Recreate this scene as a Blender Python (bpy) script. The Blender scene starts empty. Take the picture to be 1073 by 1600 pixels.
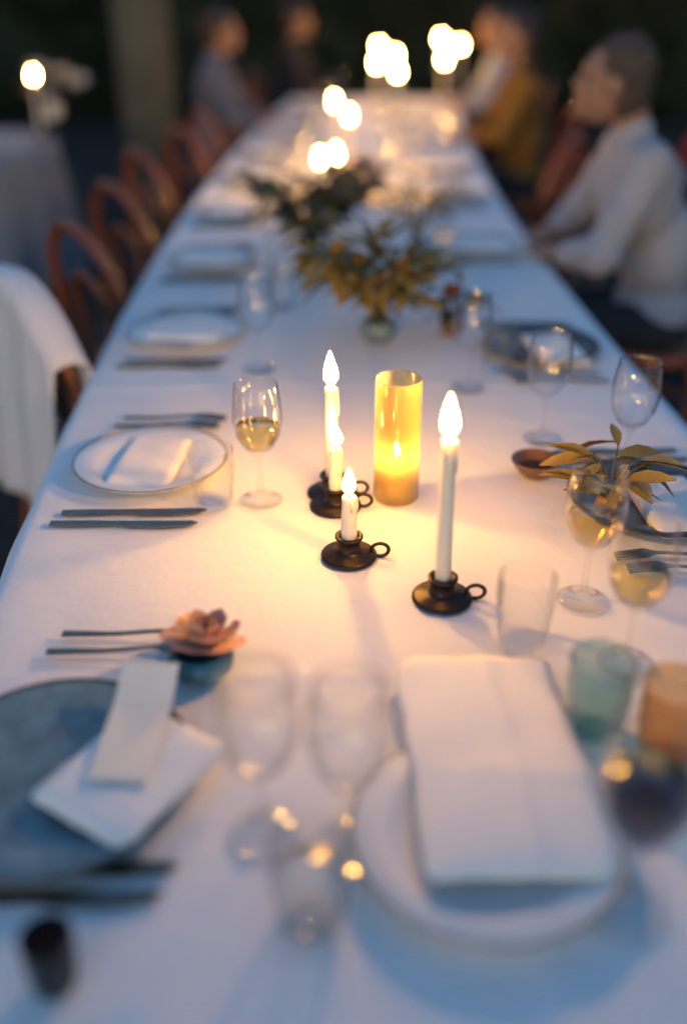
import bpy, bmesh, math, random
import numpy as np
from mathutils import Vector, Matrix, Euler
from mathutils import noise as mnoise
R = math.radians
PI = math.pi
random.seed(11)
SC = bpy.context.scene
COL = SC.collection
# ------------------------------------------------------------------ camera, sky, sun, exposure
CAM_Z = 1.507
PITCH = R(29.4)
cd = bpy.data.cameras.new('camera')
cam = bpy.data.objects.new('camera', cd)
COL.objects.link(cam)
cam.location = (0, 0, CAM_Z)
cam.rotation_euler = (PI / 2 - PITCH, 0, 0)
cd.sensor_fit = 'VERTICAL'
cd.sensor_height = 36
cd.sensor_width = 24
cd.lens = 33.3
cd.clip_start = 0.05
cd.clip_end = 400
cd.dof.use_dof = True
cd.dof.focus_distance = 1.42
cd.dof.aperture_fstop = 0.72
SC.camera = cam

w = bpy.data.worlds.new('World')
SC.world = w
w.use_nodes = True
wn = w.node_tree
bg = wn.nodes['Background']
sky = wn.nodes.new('ShaderNodeTexSky')
sky.sky_type = 'NISHITA'
sky.sun_disc = False
sky.sun_elevation = R(4)
sky.sun_rotation = R(200)
sky.ozone_density = 3.1
sky.air_density = 1.0
sky.dust_density = 0.6
wn.links.new(sky.outputs[0], bg.inputs['Color'])
bg.inputs['Strength'].default_value = 0.072
ld = bpy.data.lights.new('sun', 'SUN')
sun = bpy.data.objects.new('sun', ld)
COL.objects.link(sun)
ld.energy = 0.004
ld.angle = R(25)
ld.color = (1, 0.9, 0.8)
sun.rotation_euler = (R(86), 0, R(-20))
SC.view_settings.view_transform = 'Standard'
SC.view_settings.look = 'None'
SC.view_settings.exposure = 2.75
SC.view_settings.gamma = 1
SC.view_settings.use_curve_mapping = False
FLAME = 134.0
SC.cycles.max_bounces = 10
SC.cycles.transparent_max_bounces = 12
SC.cycles.transmission_bounces = 10
SC.cycles.sample_clamp_indirect = 6
SC.cycles.caustics_refractive = False
SC.cycles.caustics_reflective = False

# ------------------------------------------------------------------ measuring the place
F = 1482.0
CP, SP = math.cos(PITCH), math.sin(PITCH)


def at(px, py, z=0.752):
    """the spot on the level z that the photograph shows at this pixel"""
    d = Vector(((px - 536.5) / F, CP - (py - 800) / F * SP * 1.0, -SP - (py - 800) / F * CP))
    t = (z - CAM_Z) / d.z
    return Vector((d.x * t, d.y * t, z))


def height_at(p, py):
    """height of the point above p that the photograph shows in row py"""
    k = (py - 800) / F
    # (CAM_Z - z) * CP - D * SP = k * ((CAM_Z - z) * SP + D * CP)
    h = p.y * (SP + k * CP) / (CP - k * SP)
    return CAM_Z - h


_co = np.polyfit([0.5, 1.23, 2.15, 3.05, 4.43, 5.8, 7.2], [0.165, 0.108, 0.04, 0.004, 0.026, 0.1, 0.196], 3)


def xc(y):
    return float(np.polyval(_co, min(max(y, 0.3), 8.0)))


def slope(y):
    return (xc(y + 0.05) - xc(y - 0.05)) / 0.1


HW = 0.60
TOP = 0.7530


# ------------------------------------------------------------------ materials
def new_mat(name):
    m = bpy.data.materials.new(name)
    m.use_nodes = True
    return m, m.node_tree, m.node_tree.nodes['Principled BSDF']


def mat(name, c, rough=0.6, metal=0.0, var=0.15, scale=8.0, bump=0.0, bscale=60.0, coat=0.0, trans=0.0, ior=1.45,
        sss=0.0, stretch=None):
    m, nt, b = new_mat(name)
    tc = nt.nodes.new('ShaderNodeTexCoord')
    src = tc.outputs['Object']
    if stretch:
        mp = nt.nodes.new('ShaderNodeMapping')
        mp.inputs['Scale'].default_value = stretch
        nt.links.new(src, mp.inputs['Vector'])
        src = mp.outputs[0]
    n = nt.nodes.new('ShaderNodeTexNoise')
    n.inputs['Scale'].default_value = scale
    n.inputs['Detail'].default_value = 5
    nt.links.new(src, n.inputs['Vector'])
    r = nt.nodes.new('ShaderNodeValToRGB')
    r.color_ramp.elements[0].position = 0.3
    r.color_ramp.elements[1].position = 0.7
    r.color_ramp.elements[0].color = (*[max(0, x * (1 - var)) for x in c], 1)
    r.color_ramp.elements[1].color = (*[min(1, x * (1 + var)) for x in c], 1)
    nt.links.new(n.outputs['Fac'], r.inputs['Fac'])
    nt.links.new(r.outputs[0], b.inputs['Base Color'])
    b.inputs['Roughness'].default_value = rough
    b.inputs['Metallic'].default_value = metal
    b.inputs['Coat Weight'].default_value = coat
    b.inputs['Transmission Weight'].default_value = trans
    b.inputs['IOR'].default_value = ior
    b.inputs['Subsurface Weight'].default_value = sss
    if sss:
        b.inputs['Subsurface Radius'].default_value = (0.01, 0.006, 0.003)
        b.inputs['Subsurface Scale'].default_value = 1.0
    if bump:
        n2 = nt.nodes.new('ShaderNodeTexNoise')
        n2.inputs['Scale'].default_value = bscale
        n2.inputs['Detail'].default_value = 6
        nt.links.new(src, n2.inputs['Vector'])
        bp = nt.nodes.new('ShaderNodeBump')
        bp.inputs['Strength'].default_value = bump
        bp.inputs['Distance'].default_value = 0.01
        nt.links.new(n2.outputs['Fac'], bp.inputs['Height'])
        nt.links.new(bp.outputs[0], b.inputs['Normal'])
    return m


def linen(name, c):
    m, nt, b = new_mat(name)
    tc = nt.nodes.new('ShaderNodeTexCoord')
    n = nt.nodes.new('ShaderNodeTexNoise')
    n.inputs['Scale'].default_value = 3.0
    n.inputs['Detail'].default_value = 8
    nt.links.new(tc.outputs['Object'], n.inputs['Vector'])
    r = nt.nodes.new('ShaderNodeValToRGB')
    r.color_ramp.elements[0].color = (*[x * 0.93 for x in c], 1)
    r.color_ramp.elements[1].color = (*c, 1)
    nt.links.new(n.outputs['Fac'], r.inputs['Fac'])
    nt.links.new(r.outputs[0], b.inputs['Base Color'])
    b.inputs['Roughness'].default_value = 0.85
    b.inputs['Sheen Weight'].default_value = 0.2
    w1 = nt.nodes.new('ShaderNodeTexWave')
    w1.inputs['Scale'].default_value = 240
    w1.inputs['Distortion'].default_value = 1.5
    w2 = nt.nodes.new('ShaderNodeTexWave')
    w2.bands_direction = 'Y'
    w2.inputs['Scale'].default_value = 240
    w2.inputs['Distortion'].default_value = 1.5
    n2 = nt.nodes.new('ShaderNodeTexNoise')
    n2.inputs['Scale'].default_value = 14
    n2.inputs['Detail'].default_value = 4
    for x in (w1, w2, n2):
        nt.links.new(tc.outputs['Object'], x.inputs['Vector'])
    ad = nt.nodes.new('ShaderNodeMath')
    nt.links.new(w1.outputs['Fac'], ad.inputs[0])
    nt.links.new(w2.outputs['Fac'], ad.inputs[1])
    b1 = nt.nodes.new('ShaderNodeBump')
    b1.inputs['Strength'].default_value = 0.25
    b1.inputs['Distance'].default_value = 0.0006
    nt.links.new(ad.outputs[0], b1.inputs['Height'])
    b2 = nt.nodes.new('ShaderNodeBump')
    b2.inputs['Strength'].default_value = 0.45
    b2.inputs['Distance'].default_value = 0.010
    nt.links.new(n2.outputs['Fac'], b2.inputs['Height'])
    nt.links.new(b1.outputs[0], b2.inputs['Normal'])
    nt.links.new(b2.outputs[0], b.inputs['Normal'])
    return m


def thin_glass(name, c=(1, 1, 1), rough=0.04):
    """blown glass: light goes straight through a thin wall, grazing angles mirror"""
    m = bpy.data.materials.new(name)
    m.use_nodes = True
    nt = m.node_tree
    nt.nodes.remove(nt.nodes['Principled BSDF'])
    tr = nt.nodes.new('ShaderNodeBsdfTransparent')
    tr.inputs['Color'].default_value = (*c, 1)
    gl = nt.nodes.new('ShaderNodeBsdfGlossy')
    gl.inputs['Roughness'].default_value = rough
    lw = nt.nodes.new('ShaderNodeLayerWeight')
    lw.inputs['Blend'].default_value = 0.5
    pw = nt.nodes.new('ShaderNodeMath')
    pw.operation = 'POWER'
    pw.inputs[1].default_value = 3.2
    nt.links.new(lw.outputs['Facing'], pw.inputs[0])
    fr = nt.nodes.new('ShaderNodeMath')
    fr.operation = 'MULTIPLY_ADD'
    fr.inputs[1].default_value = 0.9
    fr.inputs[2].default_value = 0.03
    nt.links.new(pw.outputs[0], fr.inputs[0])
    mx = nt.nodes.new('ShaderNodeMixShader')
    nt.links.new(fr.outputs[0], mx.inputs[0])
    nt.links.new(tr.outputs[0], mx.inputs[1])
    nt.links.new(gl.outputs[0], mx.inputs[2])
    nt.links.new(mx.outputs[0], nt.nodes['Material Output'].inputs['Surface'])
    return m


def glass(name, c=(1, 1, 1), rough=0.0):
    m, nt, b = new_mat(name)
    b.inputs['Base Color'].default_value = (*c, 1)
    b.inputs['Transmission Weight'].default_value = 1
    b.inputs['Roughness'].default_value = rough
    b.inputs['IOR'].default_value = 1.45
    return m


def emit(name, c, s):
    m = bpy.data.materials.new(name)
    m.use_nodes = True
    nt = m.node_tree
    nt.nodes.remove(nt.nodes['Principled BSDF'])
    e = nt.nodes.new('ShaderNodeEmission')
    e.inputs['Color'].default_value = (*c, 1)
    e.inputs['Strength'].default_value = s
    nt.links.new(e.outputs[0], nt.nodes['Material Output'].inputs['Surface'])
    return m


def flame_mat(name, s):
    """white hot body, orange skin and tip, faint blue foot"""
    m = emit(name, (1.0, 0.47, 0.13), s)
    nt = m.node_tree
    e = [n for n in nt.nodes if n.type == 'EMISSION'][0]
    lw = nt.nodes.new('ShaderNodeLayerWeight')
    lw.inputs['Blend'].default_value = 0.5
    r1 = nt.nodes.new('ShaderNodeValToRGB')
    r1.color_ramp.elements[0].position = 0.25
    r1.color_ramp.elements[0].color = (1.0, 0.49, 0.09, 1)
    r1.color_ramp.elements[1].position = 0.9
    r1.color_ramp.elements[1].color = (0.30, 0.085, 0.008, 1)
    nt.links.new(lw.outputs['Facing'], r1.inputs['Fac'])
    tc = nt.nodes.new('ShaderNodeTexCoord')
    sx = nt.nodes.new('ShaderNodeSeparateXYZ')
    nt.links.new(tc.outputs['Generated'], sx.inputs[0])
    r2 = nt.nodes.new('ShaderNodeValToRGB')
    r2.color_ramp.elements[0].position = 0.0
    r2.color_ramp.elements[0].color = (0.10, 0.10, 0.22, 1)
    r2.color_ramp.elements[1].position = 0.22
    r2.color_ramp.elements[1].color = (1, 1, 1, 1)
    k = r2.color_ramp.elements.new(0.7)
    k.color = (1, 1, 1, 1)
    k = r2.color_ramp.elements.new(1.0)
    k.color = (0.45, 0.28, 0.16, 1)
    nt.links.new(sx.outputs['Z'], r2.inputs['Fac'])
    mx = nt.nodes.new('ShaderNodeMix')
    mx.data_type = 'RGBA'
    mx.blend_type = 'MULTIPLY'
    mx.inputs['Factor'].default_value = 1
    nt.links.new(r1.outputs[0], mx.inputs['A'])
    nt.links.new(r2.outputs[0], mx.inputs['B'])
    nt.links.new(mx.outputs['Result'], e.inputs['Color'])
    return m


def glow_glass(name, c):
    """tinted glass with a milky wall that light soaks through"""
    m = thin_glass(name, c)
    nt = m.node_tree
    out = nt.nodes['Material Output']
    old = out.inputs['Surface'].links[0].from_socket
    tl = nt.nodes.new('ShaderNodeBsdfTranslucent')
    tl.inputs['Color'].default_value = (*c, 1)
    mx = nt.nodes.new('ShaderNodeMixShader')
    mx.inputs[0].default_value = 0.28
    nt.links.new(old, mx.inputs[1])
    nt.links.new(tl.outputs[0], mx.inputs[2])
    nt.links.new(mx.outputs[0], out.inputs['Surface'])
    return m


M = {
    'amberpale': thin_glass('pale amber glass', (0.95, 0.80, 0.60)),
    'tealware': mat('teal glaze', (0.03, 0.14, 0.18), 0.3, var=0.25, scale=20, coat=0.3),
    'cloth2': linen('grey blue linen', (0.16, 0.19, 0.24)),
    'cloth': linen('white linen', (0.80, 0.79, 0.78)),
    'napkin': linen('napkin linen', (0.82, 0.80, 0.77)),
    'ground': mat('dark earth', (0.035, 0.028, 0.022), 0.95, var=0.5, scale=3, bump=0.8, bscale=40),
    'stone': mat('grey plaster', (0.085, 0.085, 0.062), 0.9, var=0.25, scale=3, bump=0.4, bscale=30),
    'bentwood': mat('varnished beech', (0.21, 0.06, 0.02), 0.38, var=0.35, scale=6, coat=0.3, stretch=(6, 6, 0.7)),
    'redwood': mat('reddish varnished beech', (0.30, 0.062, 0.018), 0.38, var=0.35, scale=6, coat=0.3, stretch=(6, 6, 0.7)),
    'cane': mat('woven cane', (0.30, 0.17, 0.07), 0.7, var=0.3, scale=80, bump=0.6, bscale=150),
    'wood': mat('table wood', (0.16, 0.09, 0.05), 0.6, var=0.3, scale=5, stretch=(1, 8, 8)),
    'wax': mat('ivory wax', (0.80, 0.72, 0.58), 0.45, var=0.04, sss=0.35),
    'wick': mat('charred wick', (0.02, 0.015, 0.012), 0.9),
    'flame': flame_mat('candle flame', FLAME),
    'flame_low': flame_mat('guttering candle flame', FLAME * 0.25),
    'bronze': mat('dark bronze', (0.035, 0.022, 0.016), 0.38, 0.6, var=0.3, scale=20),
    'steel': mat('brushed steel', (0.22, 0.18, 0.14), 0.28, 1.0, var=0.15, scale=40),
    'glass': thin_glass('clear glass', (0.985, 0.99, 0.99)),
    'tealglass': thin_glass('teal glass', (0.74, 0.87, 0.88)),
    'amberglass': glow_glass('amber glass', (0.97, 0.87, 0.62)),
    'smokeglass': thin_glass('smoked glass', (0.16, 0.13, 0.13)),
    'wine': thin_glass('red wine', (0.22, 0.03, 0.035)),
    'water': thin_glass('water', (0.96, 0.98, 0.98)),
    'whitewine': thin_glass('white wine', (0.93, 0.82, 0.50)),
    'china': mat('white glazed china', (0.72, 0.71, 0.68), 0.2, var=0.03, coat=0.4),
    'stoneware': mat('blue grey stoneware', (0.13, 0.20, 0.22), 0.4, var=0.3, scale=30, coat=0.2),
    'blackware': mat('black stoneware', (0.022, 0.022, 0.026), 0.4, var=0.4, scale=30, coat=0.15),
    'paper': mat('cream card', (0.80, 0.74, 0.62), 0.8, var=0.03, bump=0.1, bscale=300),
    'ink': mat('grey ink', (0.25, 0.23, 0.21), 0.8),
    'leaf': mat('olive leaf', (0.24, 0.17, 0.035), 0.55, var=0.45, scale=12),
    'leafd': mat('dark leaf', (0.04, 0.05, 0.014), 0.5, var=0.5, scale=12),
    'dry': mat('dried grass', (0.30, 0.19, 0.06), 0.8, var=0.35, scale=15),
    'stem': mat('green stem', (0.07, 0.08, 0.03), 0.7, var=0.3),
    'blush': mat('blush petal', (0.62, 0.36, 0.26), 0.7, var=0.15, scale=30, sss=0.1),
    'white_petal': mat('white petal', (0.74, 0.70, 0.66), 0.7, var=0.08, scale=30),
    'rust_petal': mat('rust petal', (0.25, 0.08, 0.03), 0.7, var=0.3, scale=30),
    'core': mat('brown flower centre', (0.05, 0.022, 0.01), 0.9, var=0.4, scale=90, bump=0.8, bscale=200),
    'ceramic': mat('glazed brown clay', (0.16, 0.075, 0.03), 0.35, var=0.35, scale=15, coat=0.2),
    'hedge': mat('hedge leaf', (0.020, 0.028, 0.012), 0.7, var=0.6, scale=2.0),
    'bark': mat('dark bark', (0.05, 0.038, 0.028), 0.95, var=0.4, scale=10, bump=0.8, bscale=25),
    'skin': mat('skin', (0.30, 0.16, 0.10), 0.55, var=0.08, scale=14, sss=0.12),
    'lip': mat('lips', (0.36, 0.13, 0.10), 0.5),
    'eye': mat('eye', (0.05, 0.03, 0.02), 0.15),
    'hair_grey': mat('grey brown hair', (0.07, 0.05, 0.036), 0.7, var=0.4, scale=25, stretch=(8, 8, 1), bump=0.5, bscale=60),
    'hair_dark': mat('dark brown hair', (0.03, 0.018, 0.012), 0.5, var=0.4, scale=25, stretch=(8, 8, 1), bump=0.5, bscale=60),
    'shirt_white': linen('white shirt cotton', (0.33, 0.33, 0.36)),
    'shirt_ochre': mat('ochre knit', (0.20, 0.09, 0.01), 0.9, var=0.2, scale=30, bump=0.4, bscale=120),
    'shirt_blue': mat('pale blue cotton', (0.20, 0.23, 0.32), 0.9, var=0.1, bump=0.3, bscale=60),
    'shirt_grey': mat('grey blue jacket', (0.09, 0.10, 0.14), 0.9, var=0.2, bump=0.3, bscale=60),
    'shirt_dark': mat('near black wool', (0.012, 0.012, 0.016), 0.9, var=0.2),
    'shirt_red': mat('dark red wool', (0.20, 0.018, 0.015), 0.9, var=0.2, bump=0.3, bscale=80),
    'trousers': mat('dark trousers', (0.02, 0.02, 0.026), 0.9, var=0.2),
    'leather': mat('black leather', (0.015, 0.013, 0.012), 0.4, var=0.3),
    'shawl': linen('white wool shawl', (0.66, 0.65, 0.68)),
}


# ------------------------------------------------------------------ mesh helpers
def obj(name, bm, m=None, parent=None, smooth=True, loc=None):
    me = bpy.data.meshes.new(name)
    bm.normal_update()
    bm.to_mesh(me)
    bm.free()
    if smooth:
        for p in me.polygons:
            p.use_smooth = True
    if m is not None:
        me.materials.append(M[m] if isinstance(m, str) else m)
    o = bpy.data.objects.new(name, me)
    COL.objects.link(o)
    if parent:
        o.parent = parent
    if loc:
        o.location = loc
    return o


def tag(o, label, cat, group=None):
    o['label'] = label
    o['category'] = cat
    if group:
        o['group'] = group
    return o


def thing(name, label, cat, loc=(0, 0, 0), rz=0.0, group=None):
    o = bpy.data.objects.new(name, None)
    o.empty_display_size = 0.05
    COL.objects.link(o)
    o.location = loc
    o.rotation_euler = (0, 0, rz)
    return tag(o, label, cat, group)


def dup(root, loc, rz, label, group=None):
    r = root.copy()
    COL.objects.link(r)
    r.location = loc
    r.rotation_euler = (0, 0, rz)
    r['label'] = label
    if group:
        r['group'] = group
    for ch in list(root.children):
        c = ch.copy()
        COL.objects.link(c)
        c.parent = r
        for g in list(ch.children):
            d = g.copy()
            COL.objects.link(d)
            d.parent = c
    return r


def tube(bm, pts, radii, seg=10, closed=False, cap=True):
    pts = [Vector(p) for p in pts]
    n = len(pts)
    if not hasattr(radii, '__len__'):
        radii = [radii] * n
    rings = []
    up = None
    for i in range(n):
        if closed:
            t = (pts[(i + 1) % n] - pts[i - 1]).normalized()
        else:
            t = (pts[min(i + 1, n - 1)] - pts[max(i - 1, 0)]).normalized()
        if up is None:
            up = Vector((0, 0, 1)) if abs(t.z) < 0.9 else Vector((1, 0, 0))
        a = (up - t * up.dot(t))
        if a.length < 1e-5:
            a = t.orthogonal()
        a.normalize()
        up = a
        b = t.cross(a)
        rings.append([bm.verts.new(pts[i] + (a * math.cos(k * 2 * PI / seg) + b * math.sin(k * 2 * PI / seg)) * radii[i])
                      for k in range(seg)])
    last = n if closed else n - 1
    for i in range(last):
        r0, r1 = rings[i], rings[(i + 1) % n]
        for k in range(seg):
            bm.faces.new((r0[k], r0[(k + 1) % seg], r1[(k + 1) % seg], r1[k]))
    if cap and not closed:
        bm.faces.new(rings[0][::-1])
        bm.faces.new(rings[-1])


def lathe(bm, prof, seg=32, c=(0, 0, 0), cap=False):
    c = Vector(c)
    rings = []
    for r, z in prof:
        if r < 1e-6:
            rings.append([bm.verts.new(c + Vector((0, 0, z)))])
        else:
            rings.append([bm.verts.new(c + Vector((r * math.cos(k * 2 * PI / seg), r * math.sin(k * 2 * PI / seg), z)))
                          for k in range(seg)])
    for a, b in zip(rings, rings[1:]):
        for k in range(seg):
            q = (k + 1) % seg
            if len(a) == 1 and len(b) == 1:
                continue
            if len(a) == 1:
                bm.faces.new((a[0], b[q], b[k]))
            elif len(b) == 1:
                bm.faces.new((a[k], a[q], b[0]))
            else:
                bm.faces.new((a[k], a[q], b[q], b[k]))
    bmesh.ops.recalc_face_normals(bm, faces=bm.faces)


def box(bm, c, s, rot=None):
    mtx = Matrix.Translation(c)
    if rot:
        mtx = mtx @ Euler(rot).to_matrix().to_4x4()
    mtx = mtx @ Matrix.Diagonal((*s, 1))
    return bmesh.ops.create_cube(bm, size=1, matrix=mtx)['verts']


def flat(outline, thick, zf=None):
    """a flat piece of an outline, given thickness and bent by zf"""
    bm = bmesh.new()
    f = bm.faces.new([bm.verts.new((x, y, 0)) for x, y in outline])
    r = bmesh.ops.extrude_face_region(bm, geom=[f])
    vs = [v for v in r['geom'] if isinstance(v, bmesh.types.BMVert)]
    for v in vs:
        v.co.z += thick
    bmesh.ops.recalc_face_normals(bm, faces=bm.faces)
    if zf:
        for v in bm.verts:
            v.co.z += zf(v.co.x, v.co.y)
    return bm


# ------------------------------------------------------------------ ground, hedge, pillar
bm = bmesh.new()
N = 60
g = [[None] * (N + 1) for _ in range(N + 1)]
for i in range(N + 1):
    for j in range(N + 1):
        x = -1 + 2 * i / N
        y = -1 + 2 * j / N
        x = math.copysign(abs(x) ** 3, x) * 150
        y = math.copysign(abs(y) ** 3, y) * 150 + 4
        near = math.hypot(x, y - 4) < 12
        g[i][j] = bm.verts.new((x, y, 0 if near else 0.1 * mnoise.noise((x * 0.1, y * 0.1, 0)) - 0.05))
for i in range(N):
    for j in range(N):
        bm.faces.new((g[i][j], g[i + 1][j], g[i + 1][j + 1], g[i][j + 1]))
o = obj('ground', bm, 'ground')
o['kind'] = 'structure'


def leaf_cloud(n, size, shape, seed):
    rnd = random.Random(seed)
    bm = bmesh.new()
    for _ in range(n):
        p = shape(rnd)
        s = size * rnd.uniform(0.6, 1.3)
        q = Euler((rnd.uniform(-1.2, 1.2), rnd.uniform(-1.2, 1.2), rnd.uniform(0, 6.28))).to_matrix()
        a = [bm.verts.new(p + q @ Vector(v) * s) for v in ((0, -1, 0), (0.45, 0, 0.12), (0, 1, 0), (-0.45, 0, 0.12))]
        bm.faces.new(a)
    return bm


def hedge(x0, x1, y0, y1, h, label, n, seed):
    t = thing('hedge', label, 'hedge', ((x0 + x1) / 2, (y0 + y1) / 2, 0), 0, 'tall dark hedges round the dinner')
    lx, ly = (x1 - x0) / 2, (y1 - y0) / 2

    def sh(r):
        x, y, z = r.uniform(-lx, lx), r.uniform(-ly, ly), r.uniform(0.02, h)
        k = mnoise.noise((x * 0.8 + x0, y * 0.8 + y0, z * 0.8)) * 0.5
        e = r.random()
        if lx > ly:
            y = math.copysign(ly, -1 if e < 0.85 else 1) * r.uniform(0.75, 1.0) + k * 0.5
        else:
            x = math.copysign(lx, r.uniform(-1, 1)) * r.uniform(0.75, 1.0) + k * 0.5
        if r.random() < 0.15:
            z = h + k * 0.6
            y = r.uniform(-ly, ly)
        return Vector((x, y, z))
    f = obj('foliage', leaf_cloud(n, 0.09, sh, seed), 'hedge', t, smooth=False)
    f['kind'] = 'stuff'
    b2 = bmesh.new()
    box(b2, (0, 0, h / 2 - 0.05), (lx * 2 - 0.2, ly * 2 - 0.3, h - 0.1))
    bmesh.ops.subdivide_edges(b2, edges=b2.edges[:], cuts=10, use_grid_fill=True)
    for v in b2.verts:
        v.co += Vector((mnoise.noise(v.co * 0.9), mnoise.noise(v.co * 0.9 + Vector((7, 0, 0))), 0)) * 0.15
    obj('inner_branches', b2, 'hedge', t)
    for k in range(5):
        b3 = bmesh.new()
        xx = -lx + (k + 0.5) * lx * 2 / 5
        tube(b3, [(xx if lx > ly else 0, 0 if lx > ly else xx * ly / lx, -0.02), (xx if lx > ly else 0.05, 0.05, h * 0.7)], [0.05, 0.02], 7)
        obj('trunk', b3, 'bark', t)
    return t


hedge(-9, 9, 12.2, 13.6, 3.4, 'tall dark hedge closing off the far end of the dinner', 26000, 3)
hedge(-7.6, -6.2, -3, 11.8, 3.0, 'dark hedge along the side of the second table', 9000, 4)
hedge(6.2, 7.6, -3, 11.8, 3.0, 'dark hedge behind the guests in red and ochre', 9000, 5)

pz = at(238, 60, 1.2)
t = thing('pillar', 'grey plastered pillar standing in the dark behind the wooden chairs', 'pillar', (-1.30, 6.85, 0))
bm = bmesh.new()
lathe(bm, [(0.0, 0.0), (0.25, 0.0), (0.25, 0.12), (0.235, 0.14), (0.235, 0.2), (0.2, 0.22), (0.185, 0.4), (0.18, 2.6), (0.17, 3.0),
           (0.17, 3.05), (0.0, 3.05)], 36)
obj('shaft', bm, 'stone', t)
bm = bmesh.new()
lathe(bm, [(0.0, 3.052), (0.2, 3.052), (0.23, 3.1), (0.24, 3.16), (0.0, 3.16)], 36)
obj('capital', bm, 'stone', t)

# ------------------------------------------------------------------ the long table and its cloth
Y0, Y1 = 0.22, 7.5
t = thing('dining_table', 'long gently curving dining table hidden under a white cloth', 'table', (0, 0, 0))
bm = bmesh.new()
prev = None
for i in range(41):
    y = Y0 + 0.01 + (Y1 - Y0 - 0.02) * i / 40
    c = xc(y)
    ring = [bm.verts.new((c + sx * (HW - 0.012), y, z)) for sx, z in ((-1, 0.715), (1, 0.715), (1, 0.745), (-1, 0.745))]
    if prev:
        for k in range(4):
            bm.faces.new((prev[k], prev[(k + 1) % 4], ring[(k + 1) % 4], ring[k]))
    else:
        bm.faces.new(ring)
    prev = ring
bm.faces.new(prev[::-1])
bmesh.ops.recalc_face_normals(bm, faces=bm.faces)
obj('tabletop', bm, 'wood', t, smooth=False)
for y in (0.5, 2.55, 4.7, 7.2):
    for s in (-1, 1):
        bm = bmesh.new()
        tube(bm, [(xc(y) + s * 0.42, y, 0), (xc(y) + s * 0.42, y, 0.714)], [0.028, 0.035], 10)
        obj('leg', bm, 'wood', t)

DROP = 0.15
NA, NW = 640, 100
bm = bmesh.new()
rows = []
creases = [0.93, 1.9, 2.9, 3.9, 4.9, 5.9, 6.9]
for i in range(NA + 1):
    wy = Y0 - DROP + (Y1 - Y0 + 2 * DROP) * i / NA
    row = []
    for j in range(NW + 1):
        u = -HW - DROP + 2 * (HW + DROP) * j / NW
        eu, ew = max(0, abs(u) - HW), max(0, Y0 - wy, wy - Y1)
        y = min(max(wy, Y0), Y1)
        x = min(max(u, -HW), HW)
        e = max(eu, ew)
        z = 0.7495
        if e == 0:
            z += 0.0014 * mnoise.noise((x * 5, y * 5, 1.3)) + 0.0009 * mnoise.noise((x * 13, y * 21, 4.1))
            z += 0.0024 * math.exp(-((x - 0.02) / 0.010) ** 2)
            for cy in creases:
                q = y - cy - 0.035 * mnoise.noise((x * 2, cy, 0)) - 0.015 * x
                z += 0.0030 * math.exp(-(q / 0.010) ** 2)
            ed = min(HW - abs(x), y - Y0, Y1 - y)
            z -= 0.004 * math.exp(-ed / 0.01)
        else:
            z -= 0.004 + e
            fold = 0.016 * (1 + mnoise.noise((wy * 7 + u * 7, 2.0, 0)) * 1.6) * min(1, e / 0.08)
            if eu:
                x += math.copysign(0.008 + fold, u)
            if ew:
                y += math.copysign(0.008 + fold, wy - 3)
        row.append(bm.verts.new((x + xc(y), y, z)))
    rows.append(row)
for a, b in zip(rows, rows[1:]):
    for j in range(NW):
        bm.faces.new((a[j], a[j + 1], b[j + 1], b[j]))
o = obj('tablecloth', bm, 'cloth')
tag(o, 'long white linen cloth covering the curving dining table', 'tablecloth')

# ------------------------------------------------------------------ bentwood chairs
CH_GROUP_L = 'bentwood chairs along the pillar side of the table'
CH_GROUP_R = 'bentwood chairs along the guests side of the table'


def make_chair(label, wood, group):
    t = thing('bentwood_chair', label, 'chair', (0, 0, 0), 0, group)
    bm = bmesh.new()
    lathe(bm, [(0.0, 0.455), (0.15, 0.458), (0.165, 0.462), (0.0, 0.463)], 28)
    obj('seat', bm, 'cane', t)
    bm = bmesh.new()
    tube(bm, [(0.185 * math.cos(a), 0.185 * math.sin(a), 0.452) for a in [k * 2 * PI / 32 for k in range(32)]], 0.021, 10, True)
    obj('seat_rim', bm, wood, t)
    for s in (-1, 1):
        bm = bmesh.new()
        tube(bm, [(s * 0.19, 0.19, 0), (s * 0.165, 0.155, 0.25), (s * 0.15, 0.13, 0.44)], [0.012, 0.017, 0.018], 10)
        obj('leg', bm, wood, t)
    for s in (-1, 1):
        bm = bmesh.new()
        tube(bm, [(s * 0.20, -0.27, 0), (s * 0.185, -0.225, 0.22), (s * 0.178, -0.20, 0.44)], [0.013, 0.016, 0.017], 10)
        obj('leg', bm, wood, t)
    bm = bmesh.new()
    hoop = [(-0.178, -0.20, 0.45), (-0.19, -0.205, 0.54)]
    hoop += [(-0.195 * math.cos(a), -0.205 - 0.05 * (0.1 + math.sin(a)), 0.64 + 0.26 * math.sin(a)) for a in [PI * k / 22 for k in range(23)]]
    hoop += [(0.19, -0.205, 0.54), (0.178, -0.20, 0.45)]
    tube(bm, hoop, 0.017, 10)
    obj('back_hoop', bm, wood, t)
    bm = bmesh.new()
    hoop = [(-0.09, -0.185, 0.45), (-0.105, -0.195, 0.56)]
    hoop += [(-0.095 * math.cos(a), -0.20 - 0.04 * (0.1 + math.sin(a)), 0.62 + 0.14 * math.sin(a)) for a in [PI * k / 18 for k in range(19)]]
    hoop += [(0.105, -0.195, 0.56), (0.09, -0.185, 0.45)]
    tube(bm, hoop, 0.0105, 10)
    obj('inner_hoop', bm, wood, t)
    bm = bmesh.new()
    tube(bm, [(0.152 * math.cos(a), 0.152 * math.sin(a) - 0.015, 0.24) for a in [k * 2 * PI / 28 for k in range(28)]], 0.009, 8, True)
    obj('leg_ring', bm, wood, t)
    return t


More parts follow.
